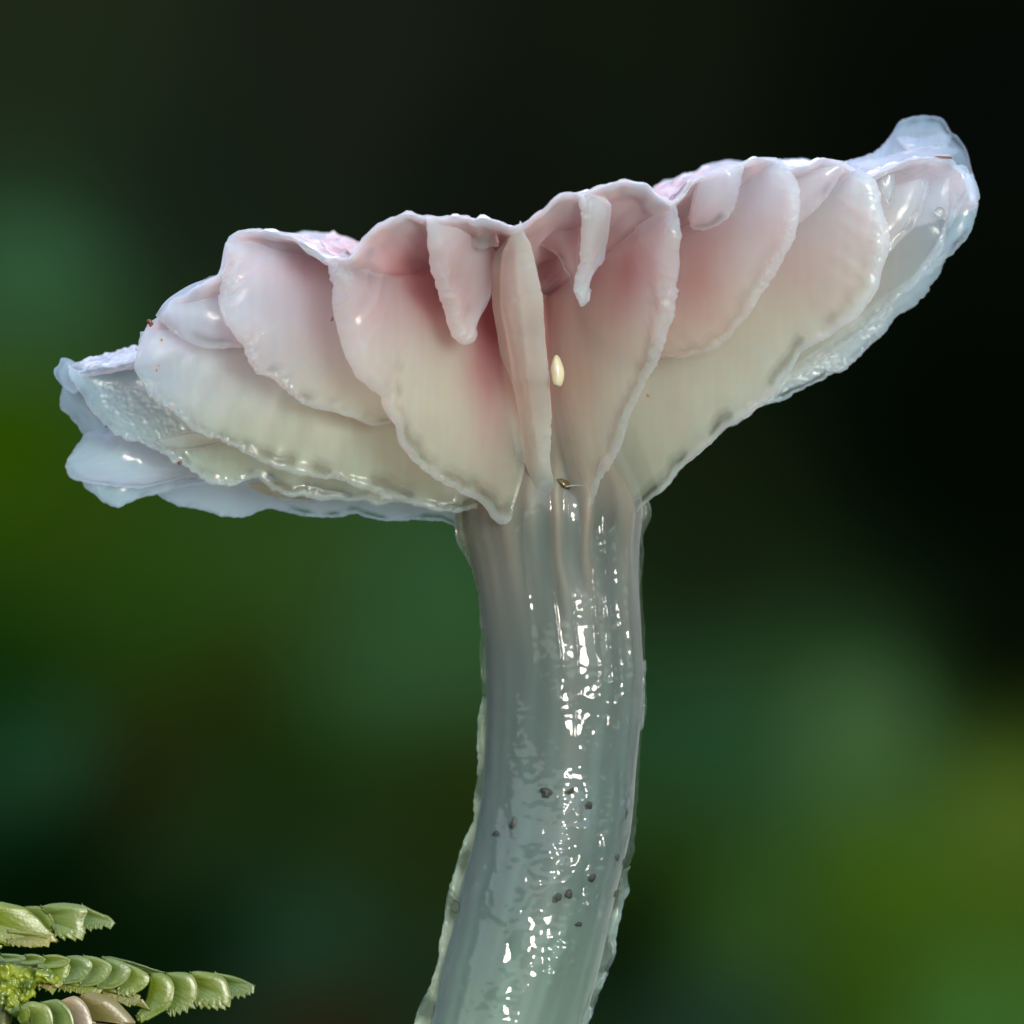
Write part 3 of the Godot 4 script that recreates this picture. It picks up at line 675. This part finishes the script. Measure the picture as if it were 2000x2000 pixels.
func stalk(parent: Node, line: Array, z: float, radius: float) -> void:
	var c := resample(pts(line), 60)
	var P := PackedVector3Array()
	var C := PackedColorArray()
	var nu := 24
	for i in nu:
		var a := TAU * i / nu
		for j in 60:
			var t := (c[mini(j + 1, 59)] - c[maxi(j - 1, 0)]).normalized()
			var q := w(c[j].x, c[j].y, z)
			var r := radius * (1.0 if j < 54 else (60 - j) / 6.0) * (1.0 + 0.25 * n3(wide, q + Vector3(cos(a), sin(a), 0) * 0.02, 0.03))
			P.append(q + Vector3(-t.y * cos(a) * r * -UNIT, -t.x * cos(a) * r * -UNIT, sin(a) * r * UNIT))
			C.append(mixc(Color(0.06, 0.085, 0.008), Color(0.10, 0.11, 0.02), 0.5 + n3(wide, q, 0.02)))
	put("stalk", grid(P, C, nu, 60, true), M.leaf, parent)

# ------------------------------------------------------------------ ground and the blurred bank behind
const BANK := [   # moss and soil on the bank, shade of hollows painted in as black: column, row, reach, red, green, blue (as the eye sees them, 0..255)
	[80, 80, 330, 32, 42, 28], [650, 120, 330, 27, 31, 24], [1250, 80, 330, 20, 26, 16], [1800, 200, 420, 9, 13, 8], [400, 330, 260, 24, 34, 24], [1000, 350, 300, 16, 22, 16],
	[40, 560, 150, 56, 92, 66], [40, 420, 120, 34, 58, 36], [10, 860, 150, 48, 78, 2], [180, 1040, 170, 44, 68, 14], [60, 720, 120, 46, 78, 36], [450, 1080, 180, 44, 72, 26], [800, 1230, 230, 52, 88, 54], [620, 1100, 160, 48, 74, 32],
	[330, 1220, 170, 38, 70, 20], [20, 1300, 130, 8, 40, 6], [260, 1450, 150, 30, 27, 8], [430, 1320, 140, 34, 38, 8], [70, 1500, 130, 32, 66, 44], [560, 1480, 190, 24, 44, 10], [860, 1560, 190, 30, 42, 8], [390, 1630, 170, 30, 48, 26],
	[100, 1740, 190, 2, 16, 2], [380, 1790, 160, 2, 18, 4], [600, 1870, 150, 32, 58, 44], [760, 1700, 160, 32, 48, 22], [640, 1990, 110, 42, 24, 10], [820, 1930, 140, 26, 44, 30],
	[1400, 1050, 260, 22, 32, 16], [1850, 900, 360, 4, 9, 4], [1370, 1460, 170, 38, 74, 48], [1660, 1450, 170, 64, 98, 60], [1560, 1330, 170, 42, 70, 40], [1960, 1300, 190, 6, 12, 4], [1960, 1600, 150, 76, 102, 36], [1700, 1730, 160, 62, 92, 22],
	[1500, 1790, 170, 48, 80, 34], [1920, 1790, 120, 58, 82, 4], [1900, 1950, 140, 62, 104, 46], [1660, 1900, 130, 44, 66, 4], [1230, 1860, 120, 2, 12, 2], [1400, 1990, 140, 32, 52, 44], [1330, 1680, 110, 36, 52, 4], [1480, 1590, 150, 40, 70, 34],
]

func bank_z(y: float) -> float:
	return -62.0 - (y + 6.0) * 1.1

func bank_point(px: float, py: float) -> Vector3:      # where the line of sight through a column and row meets the bank
	var z := -70.0
	var p := Vector3.ZERO
	for k in 12:
		var f := (EYE.z - z) / EYE.z
		p = Vector3((px - 1000.0) * UNIT * f, EYE.y + (1000.0 - py) * UNIT * f, z)
		z = bank_z(p.y)
	return p

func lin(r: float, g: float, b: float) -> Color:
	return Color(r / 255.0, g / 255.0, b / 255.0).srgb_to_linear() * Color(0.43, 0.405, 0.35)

func build_setting() -> void:
	base = Vector3.ZERO
	# one sheet: a mossy hummock under the mushroom, a hollow behind it and the bank; far beyond it runs on to the horizon
	var xs := []
	for k in range(-58, 59):
		xs.append(k * 0.2 if absf(k) <= 36 else signf(k) * (7.2 + pow((absf(k) - 36.0) / 22.0, 2.4) * 590.0))
	var zs := [600.0, 300.0, 150.0, 90.0, 60.0, 40.0, 25.0, 15.0, 10.0, 7.0, 5.0, 4.0]
	for k in 30:
		zs.append(3.4 - k * 0.22)
	for z in [-3.6, -4.4, -5.5, -7.0, -9.0, -12.0, -16.0, -22.0, -30.0, -40.0, -50.0, -56.0, -60.0]:
		zs.append(z)
	for k in range(1, 46):
		zs.append(-61.5 - k * 0.5)
	for z in [-90.0, -110.0, -150.0, -250.0, -600.0]:
		zs.append(z)
	var P := PackedVector3Array()
	var C := PackedColorArray()
	for x in xs:
		for z in zs:
			var q := Vector3(x, 0, z)
			var y := 0.0
			var near := sqrt(x * x + z * z)
			y = -7.0 * sm(3.0, 26.0, near) if z < 3.0 else -7.0 * sm(3.0, 26.0, near)
			y += 46.0 * sm(18.0, 75.0, absf(x)) * sm(26.0, 4.0, z)   # unseen sides, added to keep sky reflections off the stem
			if z < -61.5:
				y = 46.0 * sm(18.0, 75.0, absf(x)) + (-z - 62.0) / 1.1 - 6.0
				y = minf(y, 30.0 + 0.02 * (-z - 84.0) + 46.0 * sm(18.0, 75.0, absf(x)))
			y += 0.05 * n3(wide, q, 0.5) * sm(12.0, 2.0, near) + 0.6 * n3(wide, q, 6.0) * sm(4.0, 30.0, near) * (0.35 if z < -61.5 else 1.0)
			P.append(Vector3(x, y - 0.02, z))
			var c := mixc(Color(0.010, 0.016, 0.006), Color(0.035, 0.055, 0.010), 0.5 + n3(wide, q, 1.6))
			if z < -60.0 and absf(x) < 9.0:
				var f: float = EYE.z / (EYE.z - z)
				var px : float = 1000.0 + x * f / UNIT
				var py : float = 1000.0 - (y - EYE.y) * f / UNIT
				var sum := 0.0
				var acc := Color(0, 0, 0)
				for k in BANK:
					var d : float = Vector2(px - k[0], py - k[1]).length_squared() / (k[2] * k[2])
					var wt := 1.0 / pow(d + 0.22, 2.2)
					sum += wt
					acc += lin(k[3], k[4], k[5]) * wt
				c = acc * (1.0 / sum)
			c.a = 1.0
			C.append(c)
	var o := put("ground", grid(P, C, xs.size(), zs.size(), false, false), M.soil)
	o.set_meta("kind", "structure")
	# moss cushions on the bank, far out of focus
	for k in [
		[40, 560, 150, 120, 50, 88, 62, "pale blue-green moss cushion blurred behind the left end of the cap"],
		[10, 880, 120, 120, 46, 78, 2, "vivid yellow-green moss cushion blurred at the left edge of the picture"],
		[830, 1230, 220, 130, 50, 86, 52, "wide dull green moss cushion blurred just left of the stem"],
		[300, 1210, 150, 90, 38, 70, 20, "dark grass-green moss cushion blurred below the cap's left gills"],
		[70, 1500, 120, 100, 32, 68, 46, "small bluish moss cushion blurred over the liverwort at left"],
		[600, 1880, 130, 100, 30, 58, 42, "dim bluish moss cushion blurred between the liverwort tip and the stem"],
		[1660, 1450, 150, 120, 66, 100, 62, "brightest grey-green moss cushion blurred right of the stem"],
		[1380, 1470, 130, 100, 36, 72, 48, "bluish moss cushion blurred close to the stem's right side"],
		[1960, 1620, 130, 110, 80, 106, 38, "olive moss cushion blurred at the right edge of the picture"],
		[1700, 1740, 140, 90, 62, 94, 20, "yellowish moss cushion blurred at lower right below the brightest one"],
		[1910, 1960, 120, 100, 62, 106, 48, "fresh green moss cushion blurred in the lower right corner"],
		[1480, 1800, 140, 90, 48, 80, 34, "dull moss cushion blurred at the foot of the picture right of the stem"],
	]:
		var p := bank_point(k[0], k[1])
		var f := (EYE.z - p.z) / EYE.z * UNIT
		cushion(p, Vector3(k[2] * f, k[3] * f, k[2] * f * 0.5), lin(k[4], k[5], k[6]), k[7])

func cushion(p: Vector3, size: Vector3, c: Color, label: String) -> void:
	base = p
	var P := PackedVector3Array()
	var C := PackedColorArray()
	var nu := 60
	var nv := 36
	for i in nu:
		for j in nv:
			var d := Vector3(sin(PI * j / (nv - 1.0)) * cos(TAU * i / nu), cos(PI * j / (nv - 1.0)), sin(PI * j / (nv - 1.0)) * sin(TAU * i / nu))
			var s := 1.0 + 0.22 * n3(wide, d + p, 0.7) + 0.10 * n3(fine, d + p, 0.16)
			P.append(p + d * size * s)
			C.append(mixc(c * 0.75, c * 1.3, 0.5 + n3(fine, d + p, 0.2)))
	var o := put("moss_cushion", grid(P, C, nu, nv, true), M.soil)
	o.position = p * SIZE
	tag(o, label, "moss", "moss cushions on the bank behind")

# ------------------------------------------------------------------ materials
func mat(rough: float, spec := 0.5) -> StandardMaterial3D:
	var m := StandardMaterial3D.new()
	m.roughness = rough
	m.metallic_specular = spec
	return m

func bump(m: StandardMaterial3D, size: float, depth: float, world_scale: float, s: int) -> void:
	var n := FastNoiseLite.new()
	n.seed = s
	n.noise_type = FastNoiseLite.TYPE_SIMPLEX_SMOOTH
	n.frequency = size
	n.fractal_octaves = 3
	var t := NoiseTexture2D.new()
	t.width = 512
	t.height = 512
	t.seamless = true
	t.noise = n
	m.heightmap_enabled = true
	m.heightmap_texture = t
	m.heightmap_scale = depth * SIZE
	m.uv1_triplanar = true
	m.uv1_scale = Vector3.ONE * world_scale / SIZE

func build_materials() -> void:
	var m := mat(0.3, 0.5)
	m.vertex_color_use_as_albedo = true
	m.vertex_color_is_srgb = true
	m.transparency = BaseMaterial3D.TRANSPARENCY_ALPHA
	m.clearcoat_enabled = true
	m.clearcoat = 1.0
	m.clearcoat_roughness = 0.06
	m.subsurf_scatter_enabled = true
	m.subsurf_scatter_strength = 0.85
	m.backlight_enabled = true
	m.backlight = Color(1.15, 1.13, 1.12)
	m.rim_enabled = true
	m.rim = 0.8
	m.rim_tint = 0.1
	M.flesh = m
	m = mat(0.28, 0.6)
	m.vertex_color_use_as_albedo = true
	m.vertex_color_is_srgb = true
	m.transparency = BaseMaterial3D.TRANSPARENCY_ALPHA
	m.clearcoat_enabled = true
	m.clearcoat = 1.0
	m.clearcoat_roughness = 0.12
	M.skin = m
	m = mat(0.5, 0.3)
	m.vertex_color_use_as_albedo = true
	m.vertex_color_is_srgb = true
	m.subsurf_scatter_enabled = true
	m.subsurf_scatter_strength = 0.7
	m.rim_enabled = true
	m.rim = 0.45
	m.rim_tint = 0.6
	M.stem = m
	m = mat(0.07, 0.42)
	m.albedo_color = Color(0.75, 0.85, 0.85, 0.03)
	m.transparency = BaseMaterial3D.TRANSPARENCY_ALPHA
	M.slime = m
	m = mat(0.45, 0.3)
	m.albedo_color = Color(0.026, 0.029, 0.024).linear_to_srgb()
	m.albedo_color.a = 0.74
	m.transparency = BaseMaterial3D.TRANSPARENCY_ALPHA
	M.speck = m
	m = mat(0.3, 0.5)
	m.albedo_color = Color(0.40, 0.36, 0.25).linear_to_srgb()
	m.subsurf_scatter_enabled = true
	m.subsurf_scatter_strength = 0.4
	m.clearcoat_enabled = true
	m.clearcoat_roughness = 0.1
	M.egg = m
	m = mat(0.15, 0.6)
	m.albedo_color = Color(0.06, 0.04, 0.01).linear_to_srgb()
	M.grain = m
	m = mat(0.4, 0.5)
	m.albedo_color = Color(0.10, 0.03, 0.015).linear_to_srgb()
	M.rust = m
	m = mat(0.4, 0.5)
	m.albedo_color = Color(0.25, 0.13, 0.03).linear_to_srgb()
	M.amber = m
	m = mat(0.03, 0.5)
	m.albedo_color = Color(1, 1, 1, 0.02)
	m.refraction_enabled = true
	m.refraction_scale = 0.033
	m.transparency = BaseMaterial3D.TRANSPARENCY_ALPHA
	M.drop = m
	m = mat(0.3, 0.5)
	m.albedo_color = Color(0.55, 0.55, 0.5)
	M.thread = m
	m = mat(0.4, 0.5)
	m.vertex_color_use_as_albedo = true
	m.vertex_color_is_srgb = true
	m.clearcoat_enabled = true
	m.clearcoat = 0.25
	m.clearcoat_roughness = 0.3
	m.backlight_enabled = true
	m.backlight = Color(0.5, 0.5, 0.5)
	bump(m, 0.06, 0.05, 4.0, 5)
	M.leaf = m
	m = mat(1.0, 0.0)
	m.vertex_color_use_as_albedo = true
	m.vertex_color_is_srgb = true
	M.soil = m

func _ready() -> void:
	# camera: a long macro lens, focused on the mushroom, with the bank behind dissolved by the open aperture
	var cam := Camera3D.new()
	cam.name = "camera"
	var lens := CameraAttributesPhysical.new()
	lens.frustum_focal_length = 480.0
	lens.frustum_focus_distance = (EYE.z - 0.3) * SIZE
	lens.frustum_near = 0.5
	lens.frustum_far = 2000.0
	lens.exposure_aperture = 1.35 / SIZE
	cam.attributes = lens
	cam.position = EYE * SIZE
	add_child(cam)
	cam.fov = 2.0 * rad_to_deg(atan(1.0 / EYE.z))
	cam.near = 0.5
	cam.far = 2000.0
	cam.current = true
	# sky: bright cloud seen through a gap in the canopy
	var sky := ProceduralSkyMaterial.new()
	sky.sky_top_color = Color(0.76, 0.87, 1.0)
	sky.sky_horizon_color = Color(0.93, 0.92, 0.84)
	sky.sky_curve = 0.25
	sky.ground_horizon_color = Color(0.2, 0.22, 0.12)
	sky.ground_bottom_color = Color(0.08, 0.1, 0.05)
	sky.sky_energy_multiplier = 1.0
	var env := Environment.new()
	env.background_mode = Environment.BG_SKY
	env.sky = Sky.new()
	env.sky.sky_material = sky
	env.background_energy_multiplier = 0.567
	env.tonemap_mode = Environment.TONE_MAPPER_LINEAR
	env.tonemap_exposure = 3.825
	env.sdfgi_enabled = true
	env.ssao_enabled = true
	env.ssil_enabled = true
	var we := WorldEnvironment.new()
	we.name = "world"
	we.environment = env
	add_child(we)
	var sun := DirectionalLight3D.new()
	sun.name = "daylight"
	sun.light_energy = 0.5
	sun.light_angular_distance = 19.0
	sun.light_color = Color(1.0, 0.97, 0.92)
	sun.shadow_enabled = true
	sun.sky_mode = DirectionalLight3D.SKY_MODE_LIGHT_ONLY
	add_child(sun)
	sun.look_at_from_position(Vector3(0.34, 0.11, 0.9), Vector3.ZERO)

	for n in [fine, wide, cell]:
		n.noise_type = FastNoiseLite.TYPE_SIMPLEX_SMOOTH
		n.frequency = 0.5
		n.fractal_type = FastNoiseLite.FRACTAL_NONE
	fine.seed = 11
	wide.seed = 4
	build_materials()
	front_rim = pts([134, 712, 156, 722, 200, 718, 239, 712, 268, 700, 281, 652, 297, 630, 312, 619, 345, 586, 390, 560, 435, 535, 443, 490, 449, 467, 471, 452, 515, 452, 570, 462, 610, 488, 640, 508, 680, 510, 700, 490, 712, 462, 740, 442, 770, 427, 801, 418, 836, 428, 859, 431, 887, 426, 914, 428, 923, 433, 941, 427, 972, 435, 1000, 447, 1019, 440, 1057, 415, 1088, 386, 1104, 380, 1143, 378, 1180, 365, 1219, 356, 1260, 362, 1285, 385, 1310, 400, 1330, 385, 1350, 355, 1371, 345, 1400, 338, 1444, 325, 1480, 308, 1510, 315, 1540, 330, 1580, 322, 1610, 308, 1640, 318, 1673, 335, 1700, 345, 1740, 325, 1780, 308, 1806, 305, 1850, 310, 1885, 330, 1911, 398])
	back_rim = pts([134, 712, 156, 706, 200, 693, 239, 681, 276, 672, 300, 640, 330, 588, 360, 560, 391, 541, 424, 525, 470, 470, 515, 455, 587, 443, 623, 445, 678, 458, 710, 470, 800, 480, 900, 470, 970, 445, 1019, 430, 1040, 432, 1080, 430, 1150, 410, 1219, 375, 1278, 359, 1305, 340, 1355, 324, 1394, 305, 1441, 297, 1476, 304, 1549, 297, 1608, 303, 1639, 313, 1666, 312, 1716, 316, 1780, 318, 1840, 318, 1895, 330, 1905, 355, 1911, 398])
	stem_left = eased([560, 985, 860, 950, 960, 905, 1000, 900, 1050, 915, 1100, 930, 1180, 942, 1250, 946, 1324, 948, 1400, 950, 1490, 946, 1560, 943, 1593, 937, 1664, 924, 1711, 909, 1757, 896, 1819, 887, 1885, 862, 1960, 850, 2000, 838, 2150, 790, 2400, 740])
	stem_right = eased([560, 1185, 860, 1200, 960, 1262, 1000, 1258, 1050, 1250, 1100, 1246, 1180, 1250, 1250, 1252, 1324, 1256, 1400, 1250, 1490, 1240, 1560, 1236, 1593, 1236, 1664, 1226, 1711, 1213, 1757, 1203, 1819, 1190, 1885, 1172, 1960, 1150, 2000, 1136, 2150, 1100, 2400, 1080])
	build_setting()
	var shroom := thing("mushroom", w(915, 2350, 0.0), "translucent pinkish white jelly mushroom with flared wavy gills and a slimy grey-green stem", "mushroom")
	build_cap(shroom)
	build_gills(shroom)
	build_stem(shroom)
	build_bits()
	build_liverwort()
